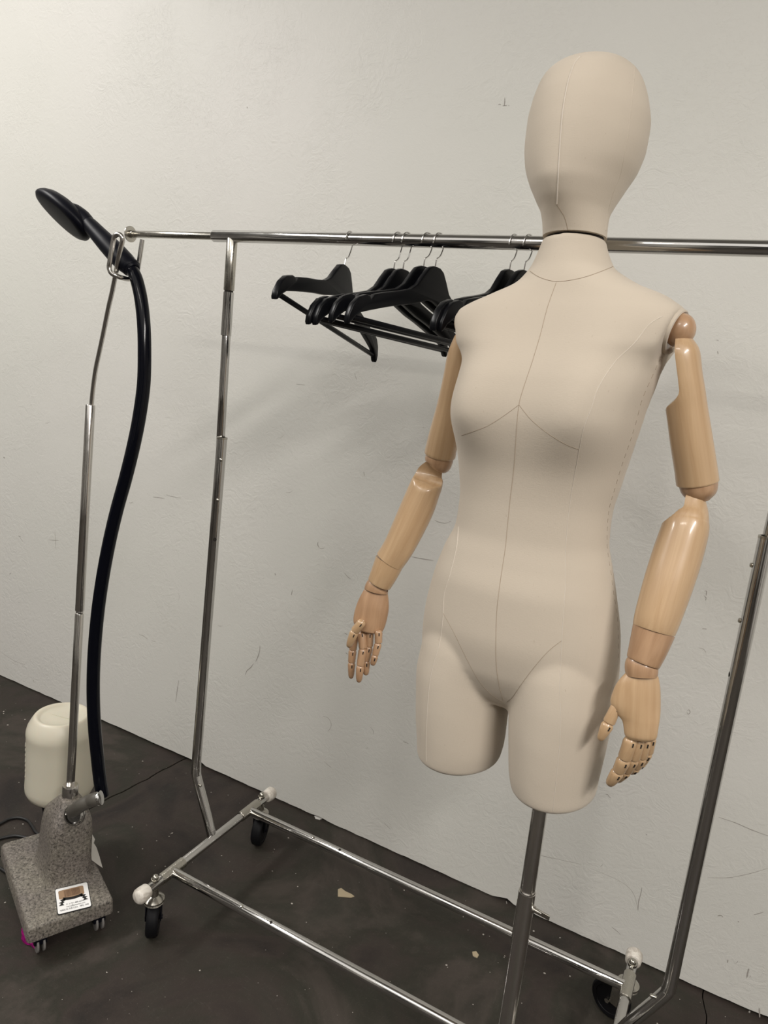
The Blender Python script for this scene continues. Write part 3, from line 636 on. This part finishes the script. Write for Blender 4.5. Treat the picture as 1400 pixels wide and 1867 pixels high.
for ys in (1.128, 1.417):
    rl = link('base_rail', one(rod, (-1.010, ys, ZE), (-.012, ys, ZE), .0113, 28), CHROME, rack)
    for x_, h in ((-.80, 0), (-.72, 1)):
        bm = bmesh.new(); d = Vector((0, -.35, .94)).normalized(); lathe(bm, Vector((x_, ys, ZE))+d*.0108, d, [(0, .0038), (.0028, .003), (.0036, .0005)] if not h else [(0, .0035), (.0012, .0035), (.0013, .0005)], 12)
        link('snap_button' if not h else 'button_hole', M(bm), SLEEVE if not h else GAP, rl)

# ------------------------------------------------------------------ hangers
def hanger_parts():
    W = .205
    top = [(0, 0), (.010, -.0006), (.021, -.006), (.033, -.020), (.046, -.036), (.062, -.046), (.09, -.054), (.125, -.0625), (.150, -.070), (.1545, -.0765), (.158, -.0775), (.161, -.0735), (.170, -.0735), (.186, -.080), (.198, -.092), (.205, -.108), (.2055, -.118), (.203, -.122)]
    bot = [(.199, -.1205), (.190, -.110), (.178, -.1015), (.155, -.0945), (.12, -.0845), (.085, -.0755), (.055, -.0690), (.03, -.0615), (.012, -.0560), (0, -.0545)]
    half = [(x, v*1.15 if v < -.03 else v*(1+.15*v/-.03)) for x, v in top + bot]
    poly = half + [(-x, v) for x, v in half[::-1] if x > 1e-6]
    g = bmesh.new(); t = .0065
    a = [g.verts.new((x, -t + .020*(abs(x)/W)**2*0, v)) for x, v in poly]; b = [g.verts.new((x, t, v)) for x, v in poly]; n = len(poly)
    g.faces.new(a); g.faces.new(b[::-1])
    for i in range(n): g.faces.new((a[i], b[i], b[(i+1) % n], a[(i+1) % n]))
    bmesh.ops.recalc_face_normals(g, faces=g.faces)
    rim = [e for e in g.edges if abs(e.verts[0].co.y-e.verts[1].co.y) < 1e-6]
    bmesh.ops.bevel(g, geom=rim, offset=.0026, segments=3, affect='EDGES', profile=.5)
    body = M(g)
    bar = one(rod, (-.190, 0, -.1275), (.190, 0, -.1275), .0050, 14)
    return body, bar
HB, HBAR = hanger_parts()
def hook_mesh(hv):
    # origin = centre of the rack bar; stem rises from the wood at (0, hv)
    r_ = .0142; pts = [(0, 0, hv-.004), (0, 0, hv+.012), (.001, 0, hv+.015), (.009, 0, hv+.022), (.0135, 0, -.014), (.0147, 0, -.005)]
    pts = smoothpts(pts, 5) + [(r_*math.cos(a), 0, r_*math.sin(a)) for a in np.radians(np.arange(0, 190, 12))] + [(-.0155, 0, -.007), (-.0175, 0, -.0085)]
    return one(tube, pts, .00135, 8)
HK = {-.054: hook_mesh(-.054), -.047: hook_mesh(-.047)}
HL = [(-.778, 91, -12, -.054, 'black wooden hanger hanging alone nearest the rack upright, tilted'),
      (-.670, 76, -3, -.054, 'black wooden hanger at the back left of the close bunch of four'),
      (-.650, 74, -3, -.054, 'second black wooden hanger from the left in the close bunch of four'),
      (-.607, 70, -3, -.047, 'third black wooden hanger from the left in the close bunch of four'),
      (-.583, 73, -3, -.047, 'foremost black wooden hanger of the bunch of four, its whole arm in view'),
      (-.437, 78, -3, -.047, 'black wooden hanger whose rounded top shows left of the mannequin neck'),
      (-.410, 73, -3, -.047, 'black wooden hanger tucked closest behind the mannequin shoulder and neck')]
for i, (x, az, ro, hv, lab) in enumerate(HL):
    root = bpy.data.objects.new('clothes_hanger', None); C.objects.link(root); tag(root, lab, 'hanger', 'black hangers on the rack')
    root.location = (x, YR, ZB); root.rotation_mode = 'ZXY'
    mtx = Matrix.Translation((x, YR, ZB+.0002)) @ Matrix.Rotation(math.radians(az), 4, 'Z') @ Matrix.Rotation(-math.radians(ro), 4, 'Y')
    root.rotation_mode = 'XYZ'; root.matrix_basis = mtx
    for nm, me, m, off in (('hanger_body', HB, BLACKW, hv), ('trouser_bar', HBAR, BLACKW, hv), ('hook', HK[hv], CHROME, 0)):
        if not me.materials:
            me.materials.append(m)
            for p in me.polygons: p.use_smooth = True
            me.set_sharp_from_angle(angle=math.radians(50))
        o = bpy.data.objects.new(nm, me); C.objects.link(o); o.parent = root; o.location = (0, 0, off)

# ------------------------------------------------------------------ the garment steamer
st = empty('garment_steamer', (-1.275, 1.03, 0), 'standing garment steamer with speckled grey cast base, steel pole and black hose', 'steamer')
FL, FR, BL = onz(50, 1697, .085), onz(209, 1640, .085), onz(22, 1532, .085)
FL.z = FR.z = BL.z = 0
sx = (FR-FL); sL = sx.length; sx.normalize(); ly_ = Vector((-sx.y, sx.x, 0)); ll = (BL-FL).length; up = Vector((0,0,1))
SC = (FL+FR)/2 + ly_*(ll/2)
def sp(a, b, z): return SC + sx*a + ly_*b + up*z         # a across the short side, b backwards, z up
hw, hl = sL/2, ll/2
bm = bmesh.new()
def rrect(w_, l_, r_, z, k=6, ob=0, oa=0):
    out = []
    for cx_, cy_, a0 in ((w_-r_, l_-r_, 0), (-w_+r_, l_-r_, PI/2), (-w_+r_, -l_+r_, PI), (w_-r_, -l_+r_, 1.5*PI)):
        for i in range(k+1):
            a = a0+PI/2*i/k; out.append(sp(oa+cx_+r_*math.cos(a), ob+cy_+r_*math.sin(a), z))
    return out
rings(bm, [rrect(hw-.004, hl-.004, .009, .048), rrect(hw, hl, .010, .050), rrect(hw-.001, hl-.001, .010, .079), rrect(hw-.003, hl-.003, .010, .084), rrect(hw-.007, hl-.007, .010, .0865), rrect(hw-.03, hl-.03, .010, .0878), rrect(.02, .05, .010, .0885)]); link('base_slab', M(bm), CAST, st)
# column: tapers up to a narrow shouldered top
PB_ = ony(127, 1452, 1.035); top = PB_.z
pa = (PB_-SC).dot(sx); pb = (PB_-SC).dot(ly_)
cf = onz(126, 1604, .088); cb = (cf-SC).dot(ly_); ca_ = (cf-SC).dot(sx)
bm = bmesh.new(); RR = []
for t, w_, d_, ob, oa in ((0, .060, .080, .014, -.004), (.04, .053, .073, .014, -.004), (.12, .0495, .069, .014, -.004), (.35, .048, .066, .014, -.005), (.60, .0465, .062, .012, -.006), (.74, .0445, .057, .009, -.006), (.82, .040, .050, .005, -.005), (.89, .033, .038, .002, -.002), (.95, .026, .028, 0, 0), (1.0, .0205, .0215, 0, 0)):
    z = .083+(top-.083)*t
    bb = (cb+.058)*(1-t)+pb*t; aa = ca_*(1-t)+pa*t
    RR.append(rrect(w_, d_, min(w_, d_)*.45, z, ob=bb, oa=aa))
rings(bm, RR); link('column', M(bm), CAST, st)
bm = bmesh.new()
for a, b in ((-hw+.035, -hl+.035), (hw-.035, -hl+.035), (-hw+.035, hl-.04), (hw-.035, hl-.04)):
    pass
WH = []
for a, b in ((-hw+.030, -hl+.028), (hw-.028, -hl+.028), (-hw+.030, hl-.035), (hw-.028, hl-.035)):
    c = sp(a, b, .021); bm = bmesh.new()
    for q in (-.009, .004): lathe(bm, c+sx*q, sx, [(0, .008), (.0003, .019), (.001, .021), (.005, .021), (.0057, .019), (.006, .008)], 28)
    wv = link('caster_wheel', M(bm), GREYR, st)
    bm = bmesh.new(); box(bm, c+up*.016, sx*.0135, ly_*.016, up*.013, .003); lathe(bm, c-sx*.012, sx, [(0, .003), (.0001, .004), (.0250, .004), (.0251, .003)], 10); link('wheel_housing', M(bm), BLACKP, wv)
# rating sticker on the slab
A, B, C_, D = [onz(x, y, .0885) for x, y in ((102, 1622), (161, 1608), (164, 1653), (104.5, 1668))]
lo_ = (D+C_)/2; ux = ((C_-D)+(B-A)); ux.z = 0; sw = ux.length/4; ux.normalize(); uy = Vector((-ux.y, ux.x, 0)); shh = (((A+B)/2-(C_+D)/2).dot(uy))/2; sc_ = (A+B+C_+D)/4
def q2(u, v, z=0): return Vector((sc_.x, sc_.y, .0884+z)) + ux*(u*sw) + uy*(v*shh)
def flatpoly(pts, z, t=.0002):
    bm = bmesh.new(); a = [bm.verts.new(q2(u, v, z)) for u, v in pts]; b = [bm.verts.new(q2(u, v, z-t)) for u, v in pts]; n = len(a)
    bm.faces.new(a); bm.faces.new(b[::-1])
    for i in range(n): bm.faces.new((a[i], b[i], b[(i+1) % n], a[(i+1) % n]))
    return bm
def rr2(w_, h_, r_, cx_=0, cy_=0):
    o = []
    for x, y, a0 in ((w_-r_, h_-r_, 0), (-w_+r_, h_-r_, PI/2), (-w_+r_, -h_+r_, PI), (w_-r_, -h_+r_, 1.5*PI)):
        for i in range(5): a = a0+PI/2*i/4; o.append((cx_+x+r_*math.cos(a), cy_+y+r_*math.sin(a)))
    return o
link('sticker_border', M(flatpoly(rr2(1.04, 1.05, .13), .0004, .0012)), mat('black_ink', (.008, .008, .008), .6), st, smooth=False)
stk = link('rating_sticker', M(flatpoly(rr2(1., 1., .12), .0008)), mat('white_sticker', (.93, .93, .92), .35), st, smooth=False)
INK = bpy.data.materials['black_ink']
link('brown_patch', M(flatpoly(rr2(.78, .36, .10, -.06, .44), .0011)), mat('kraft_patch', (.34, .22, .13), .6), stk, smooth=False)
bm = bmesh.new(); rb = random.Random(3); x = -.50
while x < .48:
    w_ = rb.choice((.008, .012, .02, .026)); g = flatpoly([(x, .18), (x+w_, .18), (x+w_, .72), (x, .72)], .0013); add(bm, g); x += w_+rb.choice((.010, .014, .018))
link('bar_lines', M(bm), mat('brown_ink', (.13, .07, .04), .7), stk, smooth=False)
bm = bmesh.new()                                        # scroll-shaped emblem
arc = [(-.60+1.2*i/16, .02+.10*(1-(2*i/16-1)**2)*-1+.10) for i in range(17)]
add(bm, flatpoly([(a, b-.13) for a, b in arc]+[(a, b+.07) for a, b in arc[::-1]], .0014))
for s in (-1, 1):
    add(bm, flatpoly([(s*.46, .10), (s*.80, .02), (s*.66, -.14), (s*.46, -.06)][::s], .0014)); add(bm, flatpoly([(s*.66, -.10), (s*.88, -.18), (s*.74, -.26), (s*.90, -.40), (s*.58, -.42), (s*.66, -.28), (s*.54, -.18)][::s], .0014))
link('ribbon_emblem', M(bm), INK, stk, smooth=False)
def text(body, u, v, h, wmax, m, parent, nm='lettering'):
    cu = bpy.data.curves.new('t', 'FONT'); cu.body = body; cu.size = 1; cu.align_x = 'CENTER'; cu.align_y = 'CENTER'; cu.resolution_u = 2
    o = bpy.data.objects.new('t', cu); C.objects.link(o); bpy.context.view_layer.update()
    me = bpy.data.meshes.new_from_object(o.evaluated_get(bpy.context.evaluated_depsgraph_get())); bpy.data.objects.remove(o)
    xs_ = [p.co.x for p in me.vertices]; k = wmax*sw/(max(xs_)-min(xs_)); kh = h
    c = q2(u, v, .0015); mt = Matrix(((ux.x, uy.x, 0, c.x), (ux.y, uy.y, 0, c.y), (0, 0, 1, c.z), (0,0,0,1))) @ Matrix.Diagonal((k, kh, 1, 1))
    me.transform(mt); me.materials.clear(); link(nm, me, m, parent, smooth=False)
text('P. 1-731-885-6690', .08, -.42, .0062, 1.05, INK, stk)
text('www.jiffysteamer.com', .10, -.60, .0062, 1.15, INK, stk)
text('MADE IN THE U.S.A.   MFG. 1940', 0, -.80, .0074, 1.72, INK, stk)
# torn paper label on the side of the slab
bm = bmesh.new(); pts = [(167,1519),(173,1530),(171,1537),(176,1545),(181,1560),(187,1582),(178,1576),(167,1568),(166,1545)]
a = [bm.verts.new(onz(x, y, .092 if i in (0, 8, 7) else .089)) for i, (x, y) in enumerate(pts)]; b = [bm.verts.new(v.co-up*.0005) for v in a]; n = len(a)
bm.faces.new(a); bm.faces.new(b[::-1])
for i in range(n): bm.faces.new((a[i], b[i], b[(i+1) % n], a[(i+1) % n]))
link('torn_label', M(bm), mat('old_paper', (.50, .48, .44), .8), st, smooth=False)
# pole in two lengths
P1, P2, P3 = PB_, ony(145, 1118, 1.045), ony(165, 738, 1.055)
col_top = P1 + (P2-P1).normalized()*.030
bm = bmesh.new(); lathe(bm, P1-up*.012, P2-P1, [(0, .0170), (.002, .0178), (.040, .0175), (.042, .0165), (.0425, .0098)], 32); link('pole_socket', M(bm), STEEL, st)
link('lower_pole', one(rod, P1, P2, .0095, 28), STEEL, st)
d = (P3-P2).normalized()
bm = bmesh.new(); rod(bm, P2+d*.0008, P2+d*.006, .0080, 24); link('pole_joint', M(bm), CHROME, st)
link('upper_pole', one(rod, P2+d*.006, P3, .0097, 28), STEEL, st)
# wire rest: rises from the pole, loops down and forms an open cradle
yy = 1.055
W_ = [(167,746,1.055),(167,735,1.055),(170,705,1.053),(174.5,673,1.050),(181.5,640,1.045),(188.5,607,1.040),(198,560,1.032),(204.5,532,1.026),(212,494,1.016),(218,461,1.008),(223,440,1.005),(222,431,1.004),(216,427,1.003),(209,431,1.002),(206,442,1.002),(203,461,1.001),(200,478,1.001),(199,488,1.002),(203,498,1.004),(212,503,1.010),(224,507,1.022),(236,509,1.040),(246,505,1.062),(250,497,1.070),(253,480,1.072),(256,461,1.073),(259.5,437,1.074)]
bm = bmesh.new(); tube(bm, smoothpts([tuple(ony(a, b, c)) for a, b, c in W_], 5), .0046, 14); link('wire_rest', M(bm), STEEL, st)
# head and handle
def axis_pts(L): return [ony(a, b, c) for a, b, c in L]
hp = axis_pts([(154,402,1.045),(165,412,1.043),(180,428,1.041),(197,446,1.040),(214,464,1.040),(228,478,1.040),(238,487,1.041),(243,493,1.041)])
bm = bmesh.new(); tube(bm, smoothpts([tuple(p) for p in hp], 6), [float(v) for v in np.interp(np.linspace(0, 7, 43), range(8), [.0135, .0155, .0172, .0195, .0208, .0200, .0180, .0140])], 28)
hd_ = link('handle', M(bm), BLACKP, st)
bm = bmesh.new(); lathe(bm, hp[6]-(hp[7]-hp[6]).normalized()*.004, hp[7]-hp[6], [(0, .016), (.001, .0180), (.007, .0184), (.009, .017), (.010, .012)], 28); link('handle_collar', M(bm), BLACKP, hd_)
bm = bmesh.new()                                       # finger grips along the underside
for i, (x, y) in enumerate(((168,436),(178,446),(187,457),(196,467))):
    g = bmesh.new(); bmesh.ops.create_uvsphere(g, u_segments=14, v_segments=10, radius=.0065); bmesh.ops.translate(g, verts=g.verts, vec=ony(x+4, y-3, 1.036)); add(bm, g)
link('finger_grip', M(bm), BLACKP, hd_)
# steam head: long shallow oval dish seen nearly edge-on
tip, tail = ony(70, 356, 1.04), ony(158, 424, 1.04)
c = (tip+tail)/2; du = (tip-tail); hl_ = du.length/2; du.normalize(); dn = (ony(98, 412, 1.04)-ony(130, 372, 1.04)); dn -= du*dn.dot(du); dn.normalize(); dv = du.cross(dn).normalized()
nrm = (dn*.74 + dv*(.67 if dv.dot(CAM-c) > 0 else -.60)).normalized(); wide = du.cross(nrm).normalized()
bm = bmesh.new(); RR = []
for t, k in ((-.010, .72), (-.0085, .90), (-.004, .985), (0, 1.0), (.004, .985), (.010, .93), (.017, .80), (.022, .60), (.025, .30), (.0255, .02)):
    RR.append([c - nrm*t + du*(hl_*1.02*k*math.cos(a)) + wide*(.044*k*math.sin(a)*(1-.12*math.cos(a))) for a in (2*PI*i/40 for i in range(40))])
rings(bm, RR); sh_ = link('steam_head', M(bm), BLACKP, st)
bm = bmesh.new(); tube(bm, smoothpts([tuple(ony(104, 372, 1.048)), tuple(ony(120, 380, 1.046)), tuple(ony(136, 388, 1.044)), tuple(ony(150, 398, 1.044)), tuple(ony(164, 411, 1.043))], 5), [float(v) for v in np.interp(np.linspace(0, 4, 21), range(5), [.004, .0135, .0175, .0175, .0140])], 24); link('head_neck', M(bm), BLACKP, sh_)
# hose
hz = [(241,492,1.040),(249,510,1.036),(257,545,1.032),(262,590,1.028),(263.5,640,1.024),(262,700,1.020),(254,760,1.016),(243,815,1.012),(229,872,1.010),(213,930,1.008),(199,990,1.006),(187,1055,1.004),(178,1120,1.002),(172,1190,1.0),(170,1255,1.0),(172,1320,1.0),(177,1375,1.004),(182,1420,1.010),(187,1450,1.014)]
bm = bmesh.new(); hpts = smoothpts([tuple(ony(*p)) for p in hz], 8); tube(bm, hpts, [.0124+.0016*i/(len(hpts)-1) for i in range(len(hpts))], 28); link('hose', M(bm), HOSE, st)
# side outlet: bent rubber elbow from a ringed port to the hose
port = ony(133, 1479, .985); e_end = ony(182, 1455, .985)
ep = [port, ony(140, 1474, .975), ony(150, 1467, .972), ony(165, 1460, .980), ony(174, 1457, .980), e_end]
bm = bmesh.new(); tube(bm, smoothpts([tuple(p) for p in ep], 6), .0145, 28); el = link('outlet_elbow', M(bm), mat('grey_rubber_elbow', (.085, .078, .066), .5), st)
bm = bmesh.new(); dd = Vector((.35, -.82, .30)).normalized(); pc = ony(135.5, 1486, .984); lathe(bm, pc-dd*.006, dd, [(0, .0225), (.004, .0240), (.007, .0235), (.008, .0205), (.010, .0212), (.0125, .0200), (.013, .0175), (.008, .0150)], 40); link('port_ring', M(bm), CHROME, st)
bm = bmesh.new(); dd = (ep[-1]-ep[-2]).normalized(); lathe(bm, ep[-1]-dd*.003, dd, [(0, .0140), (.0001, .0155), (.004, .0158), (.006, .0152), (.0062, .011), (.0065, .002)], 32); link('elbow_ring', M(bm), CHROME, el)
# power cord on the floor behind the base
kc = [(75,1500,.02),(62,1513,.008),(52,1499,.006),(35,1492,.006),(15,1495,.006),(-10,1506,.006),(-50,1530,.006),(-70,1560,.006),(-50,1585,.006)]
def cord(L, z=.0046): return [tuple(onz(a, b, z)) for a, b in L]
bm = bmesh.new()
tube(bm, smoothpts(cord([(85,1530),(66,1518),(58,1506),(50,1496),(35,1491),(18,1493),(0,1502),(-30,1520),(-70,1550),(-90,1585),(-60,1600),(-25,1580),(-6,1573)])[:13], 8), .0040, 12)
tube(bm, smoothpts(cord([(60,1530),(30,1524),(12,1526),(0,1529),(-20,1535),(-40,1548),(-30,1566),(-10,1577),(0,1583),(14,1592),(30,1597),(55,1600)]), 8), .0040, 12)
link('power_cord', M(bm), CORDM, st)
# black mount under the bottle
JA = ony(111, 1390, 1.115); jx, jy = JA.x, JA.y
bm = bmesh.new(); lathe(bm, (jx, jy, .088), up, [(0, .036), (.002, .040), (.070, .040), (.085, .043), (.100, .043), (.102, .036)], 32); link('bottle_seat', M(bm), BLACKP, st)
zb = .19
jug = empty('water_bottle', (jx, jy, zb), 'upturned milky white plastic water bottle standing behind the steamer pole', 'bottle')
zt = ony(110, 1300, jy).z
hj = zt-zb
bm = bmesh.new(); lathe(bm, (jx, jy, zb), up, [(0, .034), (.002, .038), (.006, .055), (.012, .066), (.022, .0765), (.034, .0818), (.046, .0826), (.075, .0810), (.10, .0808), (hj*.62, .0806), (hj*.78, .0805), (hj*.80, .0812), (hj*.84, .0806), (hj*.89, .0775), (hj*.94, .0715), (hj*.975, .0665), (hj*.995, .0630), (hj, .0600), (hj-.001, .0555), (hj-.005, .0515), (hj-.008, .047), (hj-.0095, .02), (hj-.0095, .001)], 56)
link('bottle_body', M(bm), JUG, jug)
bm = bmesh.new(); box(bm, (jx, jy, zb+hj-.0088), Vector((.050, .010, 0)), Vector((-.0001, .0006, 0)), up*.0008); link('mould_line', M(bm), JUG, jug, smooth=False)
bm = bmesh.new()
for k in range(7):
    a = math.radians(-128); z = zb+.075+k*.014; d_ = Vector((math.cos(a), math.sin(a), 0)); t_ = Vector((-d_.y, d_.x, 0)); box(bm, Vector((jx, jy, z))+d_*.0810, t_*(.010 if k % 3 == 0 else .006), d_*.0003, up*.0008)
link('volume_marks', M(bm), JUG, jug, smooth=False)
bm = bmesh.new(); lathe(bm, (jx, jy, zb-.012), up, [(0, .030), (.001, .033), (.012, .034), (.014, .03)], 28); link('bottle_cap', M(bm), BLACKP, jug)
# magenta tape by the front wheel
bm = bmesh.new(); rp = random.Random(2); G = []
o0 = onz(44, 1700, .03); o1 = onz(70, 1728, .004)
for i in range(7):
    row = []
    for j in range(6):
        u, v = i/6, j/5; p = onz(39+u*30, 1688+v*30+u*14, .040*(1-v)+.003); p += Vector((rp.uniform(-.002, .002), rp.uniform(-.002, .002), rp.uniform(-.001, .001))); row.append(bm.verts.new(p))
    G.append(row)
for i in range(6):
    for j in range(5): bm.faces.new((G[i][j], G[i+1][j], G[i+1][j+1], G[i][j+1]))
bmesh.ops.solidify(bm, geom=list(bm.faces), thickness=.0006)
tp = link('tape_scrap', M(bm), PINK, None, smooth=False); tag(tp, 'crumpled magenta tape scrap at the front left wheel of the steamer', 'tape')
